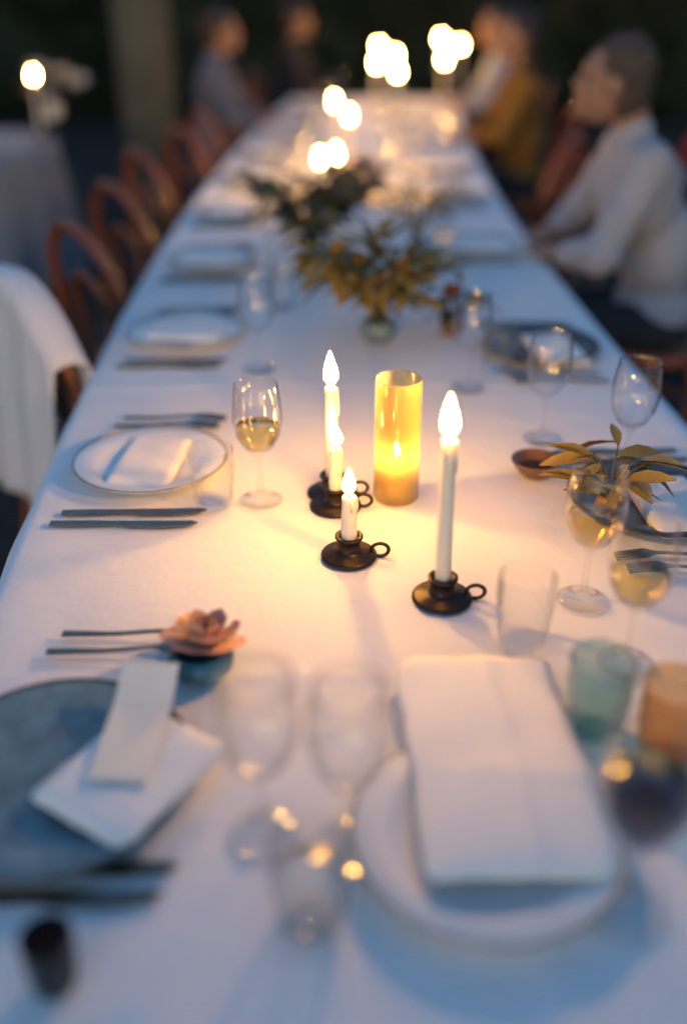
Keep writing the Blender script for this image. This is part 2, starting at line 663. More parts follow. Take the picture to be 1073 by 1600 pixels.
ordn = ['first', 'second', 'third', 'fourth', 'fifth', 'sixth', 'seventh', 'eighth', 'ninth', 'tenth']
rnd = random.Random(5)
left_ch = [2.30, 2.90, 3.48, 4.17, 4.83, 5.45, 6.1, 6.75]
first_l = None
for i, y in enumerate(left_ch):
    off = rnd.uniform(-0.02, 0.03)
    loc = (xc(y) - HW - 0.02 + off, y, 0)
    rz = -PI / 2 - slope(y) + R(38) + rnd.uniform(-0.1, 0.1)
    lab = 'brown bentwood chair, ' + ['the one with a white shawl over its back', 'just beyond the chair that wears the shawl',
          'second past the shawl, hoop back in clear view', 'third past the shawl, tucked against the cloth', 'fourth past the shawl, in front of the grey pillar',
          'fifth past the shawl, near the grey blue jacket guest', 'sixth past the shawl, beside the jacket guest',
          'last on the pillar side, at the table\'s far end'][i]
    if first_l is None:
        first_l = make_chair(lab, 'bentwood', CH_GROUP_L)
        first_l.location, first_l.rotation_euler.z = loc, rz
    else:
        dup(first_l, loc, rz, lab)
right_ch = [(3.02, 0.40, 'taken by the guest in the white shirt'), (3.85, 0.16, 'next beyond the white shirted guest'), (4.5, 0.17, 'empty, second beyond the white shirted guest'),
            (5.45, 0.30, 'taken by the guest in the ochre jumper'), (6.1, 0.17, 'between the ochre and the pale blue guests'),
            (6.85, 0.33, 'taken by the guest in pale blue')]
first_r = None
for i, (y, dx, lab) in enumerate(right_ch):
    loc = (xc(y) + HW + dx, y, 0)
    rz = PI / 2 - slope(y) - R(0 if 'taken' in lab else 34) + rnd.uniform(-0.08, 0.08)
    lab = 'reddish bentwood chair ' + lab
    if first_r is None:
        first_r = make_chair(lab, 'redwood', CH_GROUP_R)
        first_r.location, first_r.rotation_euler.z = loc, rz
    else:
        dup(first_r, loc, rz, lab)

# white shawl hung over the nearest chair
sy = left_ch[0]
bm = bmesh.new()
rows = []
for i in range(33):
    v = i / 32            # front hem, over the hoop, back hem
    row = []
    for j in range(25):
        u = -1 + 2 * j / 24
        wdt = 0.25 + 0.03 * math.sin(v * 7)
        topz = 0.925 - 0.16 * abs(u) ** 2.2
        if v < 0.4:
            q = (0.4 - v) / 0.4
            yy = -0.215 + 0.016 * q
            zz = topz - q * 0.36
        elif v > 0.5:
            q = (v - 0.5) / 0.5
            yy = -0.285 - 0.03 * q
            zz = topz - q * 0.52
        else:
            q = (v - 0.4) / 0.1
            yy = -0.215 - 0.07 * q
            zz = topz + 0.012 * math.sin(q * PI)
        yy += -0.012 * (1 + math.sin(u * 11 + v * 2)) * (1 if v > 0.45 else -0.4) * abs(v - 0.45) * 2
        row.append(bm.verts.new((u * wdt, yy, zz)))
    rows.append(row)
for a, b in zip(rows, rows[1:]):
    for j in range(24):
        bm.faces.new((a[j], a[j + 1], b[j + 1], b[j]))
o = obj('shawl', bm, 'shawl', loc=first_l.location)
o.rotation_euler = first_l.rotation_euler
o.modifiers.new('thickness', 'SOLIDIFY').thickness = 0.006
tag(o, 'white shawl draped over the back of a bentwood chair', 'shawl')


# ------------------------------------------------------------------ candles
def candle(p, h, rad, label, fh=0.045, fr=0.0095, group='lit candles on the long table', lean=0.0, fm='flame'):
    t = thing('candle', label, 'candle', p, rnd.uniform(0, 6), group)
    bm = bmesh.new()
    n = 7
    prof = [(0, 0), (rad, 0)] + [(rad * (1 - 0.16 * k / n) + rnd.uniform(-1, 1) * rad * 0.012, h * k / n) for k in range(1, n)]
    prof += [(rad * 0.83, h - 0.002), (rad * 0.75, h), (rad * 0.3, h - 0.0025), (0, h - 0.003)]
    lathe(bm, prof, 20)
    obj('wax', bm, 'wax', t)
    for q in range(2):
        a = rnd.uniform(0, 2 * PI)
        ln = rnd.uniform(0.02, 0.05)
        bm = bmesh.new()
        rr_ = rad * 0.86
        tube(bm, [(rr_ * 0.85 * math.cos(a), rr_ * 0.85 * math.sin(a), h - 0.001), (rr_ * math.cos(a), rr_ * math.sin(a), h - 0.006),
                  (rr_ * 1.06 * math.cos(a + 0.1), rr_ * 1.06 * math.sin(a + 0.1), h - ln * 0.7), (rr_ * 1.07 * math.cos(a + 0.1), rr_ * 1.07 * math.sin(a + 0.1), h - ln)],
             [0.0015, 0.0022, 0.0026, 0.0016], 7)
        obj('wax_drip', bm, 'wax', t)
    t.rotation_euler = (rnd.uniform(-0.014, 0.014), rnd.uniform(-0.014, 0.014), t.rotation_euler.z)
    bm = bmesh.new()
    tube(bm, [(0, 0, h - 0.004), (0.0005, 0, h + 0.006), (0.003, 0, h + 0.011)], [0.0011, 0.001, 0.0007], 6)
    obj('wick', bm, 'wick', t)
    bm = bmesh.new()
    lathe(bm, [(0, 0), (fr * 0.55, fh * 0.06), (fr * 0.92, fh * 0.2), (fr, fh * 0.32), (fr * 0.85, fh * 0.5), (fr * 0.5, fh * 0.74), (fr * 0.18, fh * 0.93), (0, fh)], 14)
    for v in bm.verts:
        q = v.co.z / fh
        v.co.x += 0.0035 * q * q * math.sin(p[0] * 40) + 0.001 * math.sin(q * 6)
    obj('flame', bm, fm, t, loc=(0.0005, 0, h + 0.005))
    return t


def holder(p, label, hh=0.035, r=0.042, m='bronze', group='candle holders'):
    t = thing('candle_holder', label, 'candle holder', p, 0, group)
    bm = bmesh.new()
    lathe(bm, [(0, 0), (r, 0), (r, 0.003), (r * 0.9, 0.006), (r * 0.5, 0.010), (0.018, 0.014), (0.017, hh - 0.008), (0.021, hh - 0.003), (0.021, hh),
               (0.0145, hh), (0.0142, hh - 0.016), (0, hh - 0.016)], 28)
    obj('base', bm, m, t)
    bm = bmesh.new()
    tube(bm, [(r * 0.82 + 0.012 + 0.013 * math.cos(a), 0, 0.010 + 0.011 * math.sin(a)) for a in [k * 2 * PI / 14 for k in range(14)]], 0.003, 6, True)
    obj('handle', bm, m, t)
    return t


def taper(bx, by, fy, rad, hl, cl, **k):
    """candle whose foot stands at (bx, by) and whose flame shows in row fy"""
    p = at(bx, by, TOP)
    top = height_at(p, fy) - 0.028
    holder(p, hl)
    return candle((p.x, p.y, TOP + 0.019), top - TOP - 0.019, rad, cl, **k)


taper(690, 934, 655, 0.0115, 'dark bronze holder under the tall taper nearest the folded napkin',
      'tall ivory taper alone in a dark holder, nearest the folded napkin', fh=0.058, fr=0.0120)
taper(545, 868, 748, 0.0125, 'dark bronze holder under the short stub of the near candles',
      'short burnt down candle stub, lowest of the near flames', fh=0.042, fr=0.0105, fm='flame_low')
taper(524, 790, 676, 0.0115, 'dark bronze holder behind the short stub, before the amber lantern',
      'short candle between the low stub and the amber lantern', fh=0.042, fr=0.0105, fm='flame_low')
taper(519, 770, 578, 0.0115, 'dark bronze holder hidden behind two short candles',
      'tall ivory taper standing just behind the two short candles', fh=0.056, fr=0.0118)


def far_candle(fx, fy, z, cl, hl, fh=0.056, fr=0.0116):
    p = at(fx, fy, z)
    holder((p.x, p.y, TOP), hl)
    candle((p.x, p.y, TOP + 0.019), z - 0.028 - TOP - 0.019, 0.0115, cl, fh, fr)


far_candle(500, 247, 0.90, 'short candle left in the pair beyond the dark greenery', 'holder of the left short candle beyond the dark greenery')
far_candle(526, 240, 0.91, 'short candle right in the pair beyond the dark greenery', 'holder of the right short candle beyond the dark greenery')
far_candle(522, 158, 1.0, 'tall taper, farther of the pair in mid table', 'holder of the farther taper in the mid table pair')
far_candle(544, 180, 0.99, 'tall taper, nearer of the pair in mid table', 'holder of the nearer taper in the mid table pair')
for k, (fx, fy, z) in enumerate([(592, 72, 1.05), (618, 86, 1.06), (588, 98, 1.05), (622, 112, 1.03)]):
    far_candle(fx, fy, z, 'far taper, %s from the back in the bunch of four' % ordn[k], 'holder %s from the back in the bunch of four far tapers' % ordn[k], fh=0.058, fr=0.0116)
for k, (fx, fy, z) in enumerate([(690, 60, 1.05), (718, 70, 1.06), (694, 92, 1.04)]):
    far_candle(fx, fy, z, 'far taper, %s from the back in the bunch of three' % ordn[k], 'holder %s from the back in the bunch of three far tapers' % ordn[k], fh=0.058, fr=0.0116)

# amber lantern with a tea light
p = at(618, 775, TOP)
lh = height_at(p, 590) - TOP
t = thing('amber_lantern', 'tall amber glass cylinder glowing beside the short candles', 'lantern', p)
bm = bmesh.new()
lathe(bm, [(0, 0), (0.036, 0), (0.038, 0.004), (0.037, lh - 0.004), (0.0355, lh), (0.034, lh - 0.003), (0.0345, 0.008), (0, 0.007)], 36)
obj('glass_cylinder', bm, 'amberglass', t)
candle((p.x, p.y, TOP + 0.0085), 0.06, 0.024, 'ivory candle burning inside the amber glass cylinder', 0.028, 0.0055, fm='flame_low')


# ------------------------------------------------------------------ place settings
def make_plate(label, m, r=0.135):
    t = thing('dinner_plate', label, 'plate', (0, 0, 0), 0, 'dinner plates')
    bm = bmesh.new()
    lathe(bm, [(0, 0.003), (r * 0.55, 0.003), (r * 0.56, 0), (r * 0.61, 0), (r * 0.64, 0.004), (r * 0.98, 0.017), (r, 0.019), (r * 0.985, 0.021),
               (r * 0.68, 0.012), (r * 0.62, 0.008), (0, 0.007)], 56)
    obj('dish', bm, m, t)
    bm = bmesh.new()
    tube(bm, [(r * 0.985 * math.cos(a), r * 0.985 * math.sin(a), 0.0205) for a in [k * 2 * PI / 56 for k in range(56)]], 0.0014, 6, True)
    obj('rim', bm, 'bronze' if m != 'china' else 'steel', t)
    return t


def napkin_mesh(w_, l_, th, layers, seed, round_=0.03):
    rr = random.Random(seed)
    out = []
    for q in range(layers):
        bm = bmesh.new()
        grid = []
        nx, ny = 22, 30
        sh = rr.uniform(-0.005, 0.005)
        for j in range(ny + 1):
            row = []
            for i in range(nx + 1):
                u, v = -1 + 2 * i / nx, -1 + 2 * j / ny
                x, y = u * w_ / 2, v * l_ / 2
                # rounded corners
                dx, dy = max(0, abs(x) - (w_ / 2 - round_)), max(0, abs(y) - (l_ / 2 - round_))
                d = math.hypot(dx, dy)
                if dx > 0 and dy > 0 and d > 0:
                    m_ = max(dx, dy)
                    f_ = m_ / d
                    x = math.copysign(w_ / 2 - round_ + dx * f_, x)
                    y = math.copysign(l_ / 2 - round_ + dy * f_, y)
                ed = min(1 - abs(u), 1 - abs(v))
                z = th * (q + 1) * (1 - 0.6 * math.exp(-ed * 14)) + 0.0025 * mnoise.noise((x * 14 + seed, y * 11, q * 0.4))
                row.append((x + sh, y + sh, z))
            grid.append(row)
        top = [[bm.verts.new(c) for c in row] for row in grid]
        bot = [[bm.verts.new((c[0], c[1], c[2] - th * 0.8)) for c in row] for row in grid]
        for j in range(ny):
            for i in range(nx):
                bm.faces.new((top[j][i], top[j][i + 1], top[j + 1][i + 1], top[j + 1][i]))
                bm.faces.new((bot[j][i], bot[j + 1][i], bot[j + 1][i + 1], bot[j][i + 1]))
        for j in range(ny):
            bm.faces.new((top[j][0], top[j + 1][0], bot[j + 1][0], bot[j][0]))
            bm.faces.new((top[j][nx], bot[j][nx], bot[j + 1][nx], top[j + 1][nx]))
        for i in range(nx):
            bm.faces.new((top[0][i], bot[0][i], bot[0][i + 1], top[0][i + 1]))
            bm.faces.new((top[ny][i], top[ny][i + 1], bot[ny][i + 1], bot[ny][i]))
        out.append(bm)
    return out


def make_napkin(label, w_, l_, seed, m='napkin', th=0.004, round_=0.012, loose=0.0):
    t = thing('napkin', label, 'napkin', (0, 0, 0), 0, 'folded napkins')
    for bm in napkin_mesh(w_, l_, th, 3, seed, round_):
        if loose:
            for v in bm.verts:
                x_, y_ = v.co.x, v.co.y
                v.co.z += loose * (0.9 * mnoise.noise((x_ * 9 + seed, y_ * 6, 0)) + 0.35 * math.exp(-((x_ - 0.012) / 0.006) ** 2) + 0.3 * math.exp(-((y_ + 0.04 + 0.1 * x_) / 0.006) ** 2) + 0.5)
                v.co.x += loose * 0.9 * mnoise.noise((3.0, y_ * 14, seed))
                v.co.y += loose * 1.2 * mnoise.noise((x_ * 14, 7.0, seed))
        obj('fold', bm, m, t)
    return t


def fork_bm():
    h = 0.0045
    out = [(-0.006, -0.1), (0.006, -0.1), (0.0035, -0.03), (0.0028, 0.03), (0.0045, 0.042), (0.0125, 0.055)]
    tines = [0.0125, 0.0094, 0.0073, 0.0042, 0.0021, -0.0010]
    right = [(0.0125, 0.055), (0.0118, 0.1), (0.0088, 0.1), (0.0083, 0.063), (0.0056, 0.063), (0.0050, 0.1), (0.0020, 0.1), (0.0015, 0.063)]
    left = [(-x, y) for x, y in right[::-1]]
    out = out[:-1] + right + left + [(-0.0045, 0.042), (-0.0028, 0.03), (-0.0035, -0.03)]
    return flat(out, 0.0022, lambda x, y: 0.002 + 0.010 * max(0, (y + 0.02) / 0.12) * (1 - max(0, (y + 0.02) / 0.12)) * 2.2 + (0.004 if y < -0.08 else 0.004))


def knife_bm():
    out = [(-0.0065, -0.115), (0.0065, -0.115), (0.0075, -0.07), (0.0055, -0.01), (0.0055, 0.0), (0.011, 0.02), (0.0115, 0.07), (0.007, 0.105), (-0.003, 0.118),
           (-0.0065, 0.11), (-0.0068, 0.0), (-0.0062, -0.01), (-0.0075, -0.07)]
    return flat(out, 0.003, lambda x, y: 0.001)


_f0 = fork_bm()
fork_me = bpy.data.meshes.new('fork')
_f0.to_mesh(fork_me)
_f0.free()
_k0 = knife_bm()
knife_me = bpy.data.meshes.new('knife')
_k0.to_mesh(knife_me)
_k0.free()
for me in (fork_me, knife_me):
    me.materials.append(M['steel'])


def cutlery(kind, p, rz, label):
    o = bpy.data.objects.new(kind, fork_me if kind == 'fork' else knife_me)
    COL.objects.link(o)
    o.location = p
    o.rotation_euler = (0, 0, rz)
    return tag(o, label, kind, kind + 's at the place settings' if kind == 'fork' else 'knives at the place settings')


WG = [(0, 0.0), (0.034, 0.0), (0.036, 0.0015), (0.030, 0.004), (0.010, 0.008), (0.0045, 0.016), (0.0038, 0.05), (0.0042, 0.078), (0.012, 0.088), (0.026, 0.100),
      (0.036, 0.120), (0.0405, 0.145), (0.039, 0.175), (0.0345, 0.205), (0.0337, 0.206), (0.0330, 0.205), (0.0375, 0.175), (0.0388, 0.145), (0.0345, 0.121), (0.025, 0.102),
      (0.010, 0.0905), (0, 0.0895)]
TG = [(0, 0.0), (0.030, 0.0), (0.031, 0.002), (0.0325, 0.014), (0.0338, 0.026), (0.0350, 0.038), (0.0361, 0.050), (0.0369, 0.062), (0.0375, 0.074), (0.038, 0.10), (0.0372, 0.101), (0.0364, 0.10), (0.0345, 0.05), (0.029, 0.008), (0, 0.006)]


def make_glass(label, kind='wine', m='glass', fill=None, level=0.0, sc=1.0):
    nm = 'wine_glass' if kind == 'wine' else 'tumbler'
    t = thing(nm, label, 'glass', (0, 0, 0), 0, 'wine glasses on the long table' if kind == 'wine' else 'tumblers on the long table')
    bm = bmesh.new()
    prof = WG if kind == 'wine' else TG
    lathe(bm, [(r * sc, z * sc) for r, z in prof], 40 if kind == 'wine' else 14)
    if kind == 'tumbler':                       # cut diamonds round the wall
        for v in bm.verts:
            rr_ = math.hypot(v.co.x, v.co.y)
            z_ = v.co.z / sc
            if 0.01 < z_ < 0.08 and rr_ > (0.0305 + z_ * 0.07) * sc:
                k_ = round(math.atan2(v.co.y, v.co.x) / (2 * PI / 14)) + round((z_ - 0.002) / 0.012)
                f_ = 1 + (0.035 if k_ % 2 else -0.02)
                v.co.x *= f_
                v.co.y *= f_
    obj('bowl' if kind == 'wine' else 'cup', bm, m, t, smooth=kind == 'wine')
    if fill:
        inner = prof[15:][::-1] if kind == 'wine' else prof[11:][::-1]
        pr = [(max(0, r * sc - 0.0006), z * sc + 0.0006) for r, z in inner if z * sc < level]
        pr.append((pr[-1][0] + 0.0006, level))
        pr.append((0, level))
        bm = bmesh.new()
        lathe(bm, pr, 36)
        obj('wine' if fill != 'water' else 'water', bm, fill, t)
    return t


def rowname(i):
    return ordn[i]


SIDE = {'L': 'pillar side', 'R': "guests' side"}
left_pl = [0.80, 1.50, 2.20, 2.88, 3.56, 4.25, 4.91, 5.53, 6.18, 6.83]
right_pl = [1.36, 2.10, 3.05, 3.85, 4.52, 5.30, 6.0, 6.75]
protos = {}
nfirst = {}
srnd = random.Random(21)


def put_plate(m, loc, label):
    if m not in protos:
        protos[m] = make_plate(label, m, 0.15 if m == 'stoneware' else 0.135)
        protos[m].location = loc
        return protos[m]
    return dup(protos[m], loc, 0, label)


def put_napkin(loc, rz, label, w_=0.11, l_=0.19):
    k = 'nap%.2f' % w_
    if k not in protos:
        protos[k] = make_napkin(label, w_, l_, 3)
        protos[k].location = loc
        protos[k].rotation_euler.z = rz
        return protos[k]
    return dup(protos[k], loc, rz, label)


def put_glass(key, loc, label, **kw):
    if key not in protos:
        protos[key] = make_glass(label, **kw)
        protos[key].location = loc
        return protos[key]
    return dup(protos[key], loc, srnd.uniform(0, 6), label)


for side, lst in (('L', left_pl), ('R', right_pl)):
    s = -1 if side == 'L' else 1
    for i, y in enumerate(lst):
        c = xc(y)
        th = slope(y)
        nm = '%s setting on the %s' % (rowname(i), SIDE[side])
        px = c + s * 0.415
        m = 'stoneware' if (side, i) == ('L', 0) else ('blackware' if side == 'R' and i < 2 else 'china')
        pxy = (px, y, TOP) if m != 'stoneware' else (px - 0.035, y - 0.055, TOP)
        put_plate(m, pxy, {'stoneware': 'blue grey', 'blackware': 'black', 'china': 'white'}[m] + ' dinner plate of the ' + nm)
        if not (side == 'L' and i == 0):
            nl = (px + (0.03 if side == 'R' else 0) * (1 if i < 2 else 0), y - (0.02 if side == 'R' and i < 2 else 0), TOP + 0.0095)
            put_napkin(nl, srnd.uniform(-0.15, 0.15) + (PI / 2 if srnd.random() < 0.5 else 0), 'folded white napkin on the plate of the ' + nm)
        # left-side diners face +x: knives on the camera side; right-side diners face -x: forks on the camera side
        near, far = ('knife', 'fork') if side == 'L' else ('fork', 'knife')
        rz = (-PI / 2 if side == 'L' else PI / 2)
        for q in range(2):
            if y - 0.165 - 0.035 * q > 0.3:
                cutlery(near, (px + s * 0.01 * q, y - 0.165 - 0.038 * q, TOP), rz + srnd.uniform(-0.05, 0.05), '%s %s of the %s' % (['inner', 'outer'][q], near, nm))
            cutlery(far, (px - s * 0.01 * q, y + 0.165 + 0.036 * q, TOP), rz + srnd.uniform(-0.05, 0.05), '%s %s of the %s' % (['inner', 'outer'][q], far, nm))
        if i >= 3:
            sg = -1 if side == 'L' else 1
            put_glass('wine_empty', (c + s * 0.20 + srnd.uniform(-0.02, 0.02), y + sg * 0.10, TOP), 'empty wine glass of the ' + nm, kind='wine')
            put_glass('tumbler_clear', (c + s * 0.24 + srnd.uniform(-0.02, 0.02), y + sg * 0.20, TOP), 'clear tumbler of the ' + nm, kind='tumbler')

# glasses of the near settings, where the photograph shows their sparkles
put_glass('wine_empty', (-0.08, 0.675, TOP), '')['label'] = 'large empty wine glass nearest the cream menu card'
put_glass('wine_empty', (0.005, 0.66, TOP), '')['label'] = 'empty wine glass between the menu card and the big folded napkin'
t = make_glass('clear tumbler of water standing before the two near wine glasses', 'tumbler', 'glass', 'water', 0.06)
t.location = (-0.03, 0.575, TOP)
GL = [('wine', 402, 660, 0.14, 'wine glass with white wine, on the pillar side of the short candles', 'whitewine'),
      ('tumbler', 330, 735, 0.06, 'clear tumbler beside the white wine, on the pillar side', None),
      ('wine', 400, 480, 0.14, 'empty wine glass on the pillar side of the dark greenery', None),
      ('tumbler', 440, 445, 0.06, 'clear tumbler tucked against the dark greenery', None),
      ('wine', 738, 505, 0.14, 'empty wine glass on the guests side of the dried grasses', None),
      ('wine', 858, 575, 0.14, 'empty wine glass just before the black plate with a napkin', None),
      ('tumbler', 780, 545, 0.05, 'clear tumbler between the two glasses before the black plate', None),
      ('wine', 992, 622, 0.14, 'empty wine glass at the cloth edge behind the first black plate', None),
      ('wine', 930, 800, 0.14, 'wine glass with white wine, before the first black plate', 'whitewine'),
      ('wine', 1003, 890, 0.14, 'wine glass with white wine, nearest the black plate at the edge', 'whitewine'),
      ('tumbler', 820, 950, 0.05, 'clear tumbler on the guests side of the tall near taper', None)]
for kind, px, py, z, lab, fill in GL:
    p = at(px, py, TOP + z)
    g_ = make_glass(lab, kind, 'glass', fill, {'wine': 0.135, 'tumbler': 0.06}[kind])
    g_.location = (p.x, p.y, TOP)
p = at(1003, 1290, TOP + 0.11)
g_ = make_glass('wine glass with dark red wine at the near corner of the cloth', 'wine', 'glass', 'wine', 0.16, 1.05)
g_.location = (p.x, p.y, TOP)
p = at(935, 1085, TOP + 0.05)
g_ = make_glass('teal tinted tumbler between the red wine and the clear tumbler', 'tumbler', 'tealglass')
g_.location = (p.x, p.y, TOP)
p = at(1050, 1125, TOP + 0.05)
g_ = make_glass('amber tumbler beside the teal tinted tumbler', 'tumbler', 'amberpale')
g_.location = (p.x, p.y, TOP)
p = at(78, 1500, TOP + 0.03)
g_ = make_glass('dark smoked tumbler at the near corner, far from the red wine', 'tumbler', 'smokeglass', None, 0, 0.6)
g_.location = (p.x, p.y, TOP)

# head of the table: plate with a large folded napkin
pl = at(757, 1318, TOP)
put_plate('china', (pl.x, pl.y, TOP), 'white dinner plate under the big napkin at the head of the table')
nk = make_napkin('big folded white napkin lying along the plate at the table\'s head', 0.185, 0.33, 9, th=0.0024, round_=0.020, loose=0.007)
nk.location = (pl.x + 0.025, pl.y + 0.105, TOP + 0.0195)
nk.rotation_euler.z = R(2)

# menu card on a cream napkin, on the blue grey plate
pc = at(214, 1135, TOP + 0.03)
nk = make_napkin('cream napkin under the menu card on the blue grey plate', 0.13, 0.16, 14, th=0.003, loose=0.004)
nk.location = (pc.x + 0.006, pc.y - 0.06, TOP + 0.018)
nk.rotation_euler.z = R(-31)
t = thing('menu_card', 'narrow cream menu card with a fold, propped on a cream napkin', 'menu card', (pc.x, pc.y, TOP + 0.0335), R(-2))
bm = flat([(-0.033, -0.085), (0.033, -0.085), (0.033, 0.03), (-0.033, 0.03)], 0.0008)
obj('lower_leaf', bm, 'paper', t, smooth=False)
bm = flat([(-0.033, 0.0305), (0.033, 0.0305), (0.033, 0.085), (-0.033, 0.085)], 0.0008, lambda x, y: max(0, (y - 0.0305)) * 0.32)
obj('upper_leaf', bm, 'paper', t, smooth=False)


# ------------------------------------------------------------------ flowers and greenery
def leaf_bm(l_, w_):
    bm = bmesh.new()
    mid, lft, rgt = [], [], []
    for k in range(5):
        v = k / 4
        ww = w_ * math.sin(PI * min(1, v * 0.92 + 0.04)) * 0.5
        zz = -0.25 * l_ * v * v
        mid.append(bm.verts.new((0, l_ * v, zz)))
        lft.append(bm.verts.new((-ww, l_ * v, zz + ww * 0.35)))
        rgt.append(bm.verts.new((ww, l_ * v, zz + ww * 0.35)))
    for k in range(4):
        bm.faces.new((mid[k], mid[k + 1], lft[k + 1], lft[k]))
        bm.faces.new((mid[k], rgt[k], rgt[k + 1], mid[k + 1]))
    return bm


def mesh_of(bm, name, m):
    me = bpy.data.meshes.new(name)
    bm.to_mesh(me)
    bm.free()
    for q in me.polygons:
        q.use_smooth = True
    me.materials.append(M[m])
    return me


leaf_me = {k: mesh_of(leaf_bm(0.085, 0.028), 'leaf', m) for k, m in (('leaf', 'leaf'), ('leafd', 'leafd'))}
blade_me = mesh_of(leaf_bm(0.10, 0.010), 'blade', 'dry')


def blossom_bm(r, layers, rr):
    bm = bmesh.new()
    c0 = bm.verts.new((0, 0, 0))
    for L in range(layers):
        n = 6 + 2 * (L % 2)
        rad = r * (1 - 0.17 * L) * rr.uniform(0.97, 1.03)
        tilt = 0.25 + 0.28 * L
        for k in range(n):
            a = 2 * PI * (k + 0.5 * L) / n + rr.uniform(-0.16, 0.16)
            rk = rad * rr.uniform(0.86, 1.1)
            hw = PI / n * 1.15
            def pt(f, da):
                return (rk * f * math.cos(a + da) * math.cos(tilt * f), rk * f * math.sin(a + da) * math.cos(tilt * f), rk * math.sin(tilt) * f * f + 0.006 * L * f - 0.22 * rk * max(0, f - 0.8))
            p1, p2 = bm.verts.new(pt(0.6, -hw)), bm.verts.new(pt(0.6, hw))
            q1, q2, q3 = bm.verts.new(pt(0.95, -hw * 0.8)), bm.verts.new(pt(1.05, 0)), bm.verts.new(pt(0.95, hw * 0.8))
            bm.faces.new((c0, p1, q1, q2, q3, p2))
    return bm


def link(name, me, parent, loc, rot, sc=1.0):
    o = bpy.data.objects.new(name, me)
    COL.objects.link(o)
    o.parent = parent
    o.location = loc
    o.rotation_euler = rot
    o.scale = (sc, sc, sc)
    return o


def arrangement(p, label, seed, nstem, spread, hgt, leafm, blossoms, vase='ceramic', vr=0.045, vh=0.07, leafn=8, blade=False, name='flower_arrangement'):
    rr = random.Random(seed)
    t = thing(name, label, 'flowers', (p.x, p.y, TOP), 0, 'greenery down the middle of the table')
    bm = bmesh.new()
    lathe(bm, [(0, 0), (vr * 0.7, 0), (vr, vh * 0.4), (vr * 0.9, vh * 0.8), (vr * 0.75, vh), (vr * 0.68, vh), (vr * 0.8, vh * 0.75), (vr * 0.85, vh * 0.4), (0, vh * 0.12)], 26)
    obj('vase', bm, vase, t)
    for k in range(nstem):
        a = 2 * PI * k / nstem + rr.uniform(-0.3, 0.3)
        sp = spread * rr.uniform(0.45, 1.0)
        hh = hgt * rr.uniform(0.6, 1.0)
        pts = []
        for q in range(7):
            f = q / 6
            pts.append(Vector((math.cos(a) * sp * f ** 1.3, math.sin(a) * sp * f ** 1.3, vh * 0.5 + hh * (f * 1.75 - 0.95 * f * f))))
        bm = bmesh.new()
        tube(bm, pts, [0.0022 * (1 - 0.6 * q / 6) for q in range(7)], 5)
        st = obj('stem', bm, 'dry' if blade else 'stem', t)
        for q in range(leafn):
            f = 0.3 + 0.7 * q / leafn + rr.uniform(-0.03, 0.03)
            i = min(5, int(f * 6))
            pp = pts[i].lerp(pts[i + 1], f * 6 - i)
            link('blade' if blade else 'leaf', blade_me if blade else leaf_me[leafm if rr.random() < 0.7 else 'leaf'], st, pp, (rr.uniform(-0.4, 0.9), rr.uniform(-0.5, 0.5), a - PI / 2 + rr.choice((-1, 1)) * rr.uniform(0.3, 1.2)),
                 rr.uniform(0.6, 1.15))
    for (bx, by, bz, r, m) in blossoms:
        b = obj('blossom', blossom_bm(r, 3, rr), m, t, loc=(bx, by, bz))
        b.rotation_euler = (rr.uniform(-0.5, 0.2), rr.uniform(-0.4, 0.4), rr.uniform(0, 6))
        bm = bmesh.new()
        bmesh.ops.create_uvsphere(bm, u_segments=10, v_segments=6, radius=r * 0.22, matrix=Matrix.Translation((0, 0, r * 0.3)))
        obj('flower_centre', bm, 'core', b)
    return t


arrangement(at(488, 420), 'dark green leafy bunch with a white bloom in mid table', 1, 24, 0.21, 0.30, 'leafd',
            [(-0.10, 0.06, 0.14, 0.04, 'white_petal'), (0.03, 0.09, 0.2, 0.035, 'rust_petal')], leafn=12, vase='stoneware', vh=0.05)
arrangement(at(590, 530), 'olive green bunch with dried grass just before the dark bunch', 2, 24, 0.21, 0.25, 'leaf',
            [(0.02, -0.04, 0.12, 0.035, 'blush'), (-0.08, 0.02, 0.13, 0.03, 'rust_petal')], leafn=12, vase='stoneware', vh=0.05)
arrangement(at(650, 400), 'wispy dried grasses beside the dark green bunch', 3, 20, 0.19, 0.24, 'leaf', [], vase='stoneware', vr=0.03, vh=0.06, leafn=6, blade=True, name='dried_grasses')
arrangement(at(560, 318), 'low bunch of blush and white blooms beyond the dark greenery', 4, 9, 0.15, 0.12, 'leaf',
            [(0.02, 0.0, 0.13, 0.06, 'blush'), (-0.08, 0.03, 0.12, 0.05, 'white_petal'), (0.09, 0.05, 0.11, 0.05, 'white_petal'), (0.04, -0.09, 0.1, 0.05, 'blush')], leafn=5)
arrangement(at(705, 520), 'small rust flower bunch near the glass by the dried grasses', 6, 5, 0.07, 0.07, 'leafd',
            [(0, 0, 0.09, 0.04, 'rust_petal')], vr=0.03, vh=0.05, leafn=4)
arrangement(at(945, 815), 'small yellow green sprig between the two white wines', 7, 6, 0.08, 0.12, 'leaf', [], vase='ceramic', vr=0.022, vh=0.05, leafn=5, name='leaf_sprig')
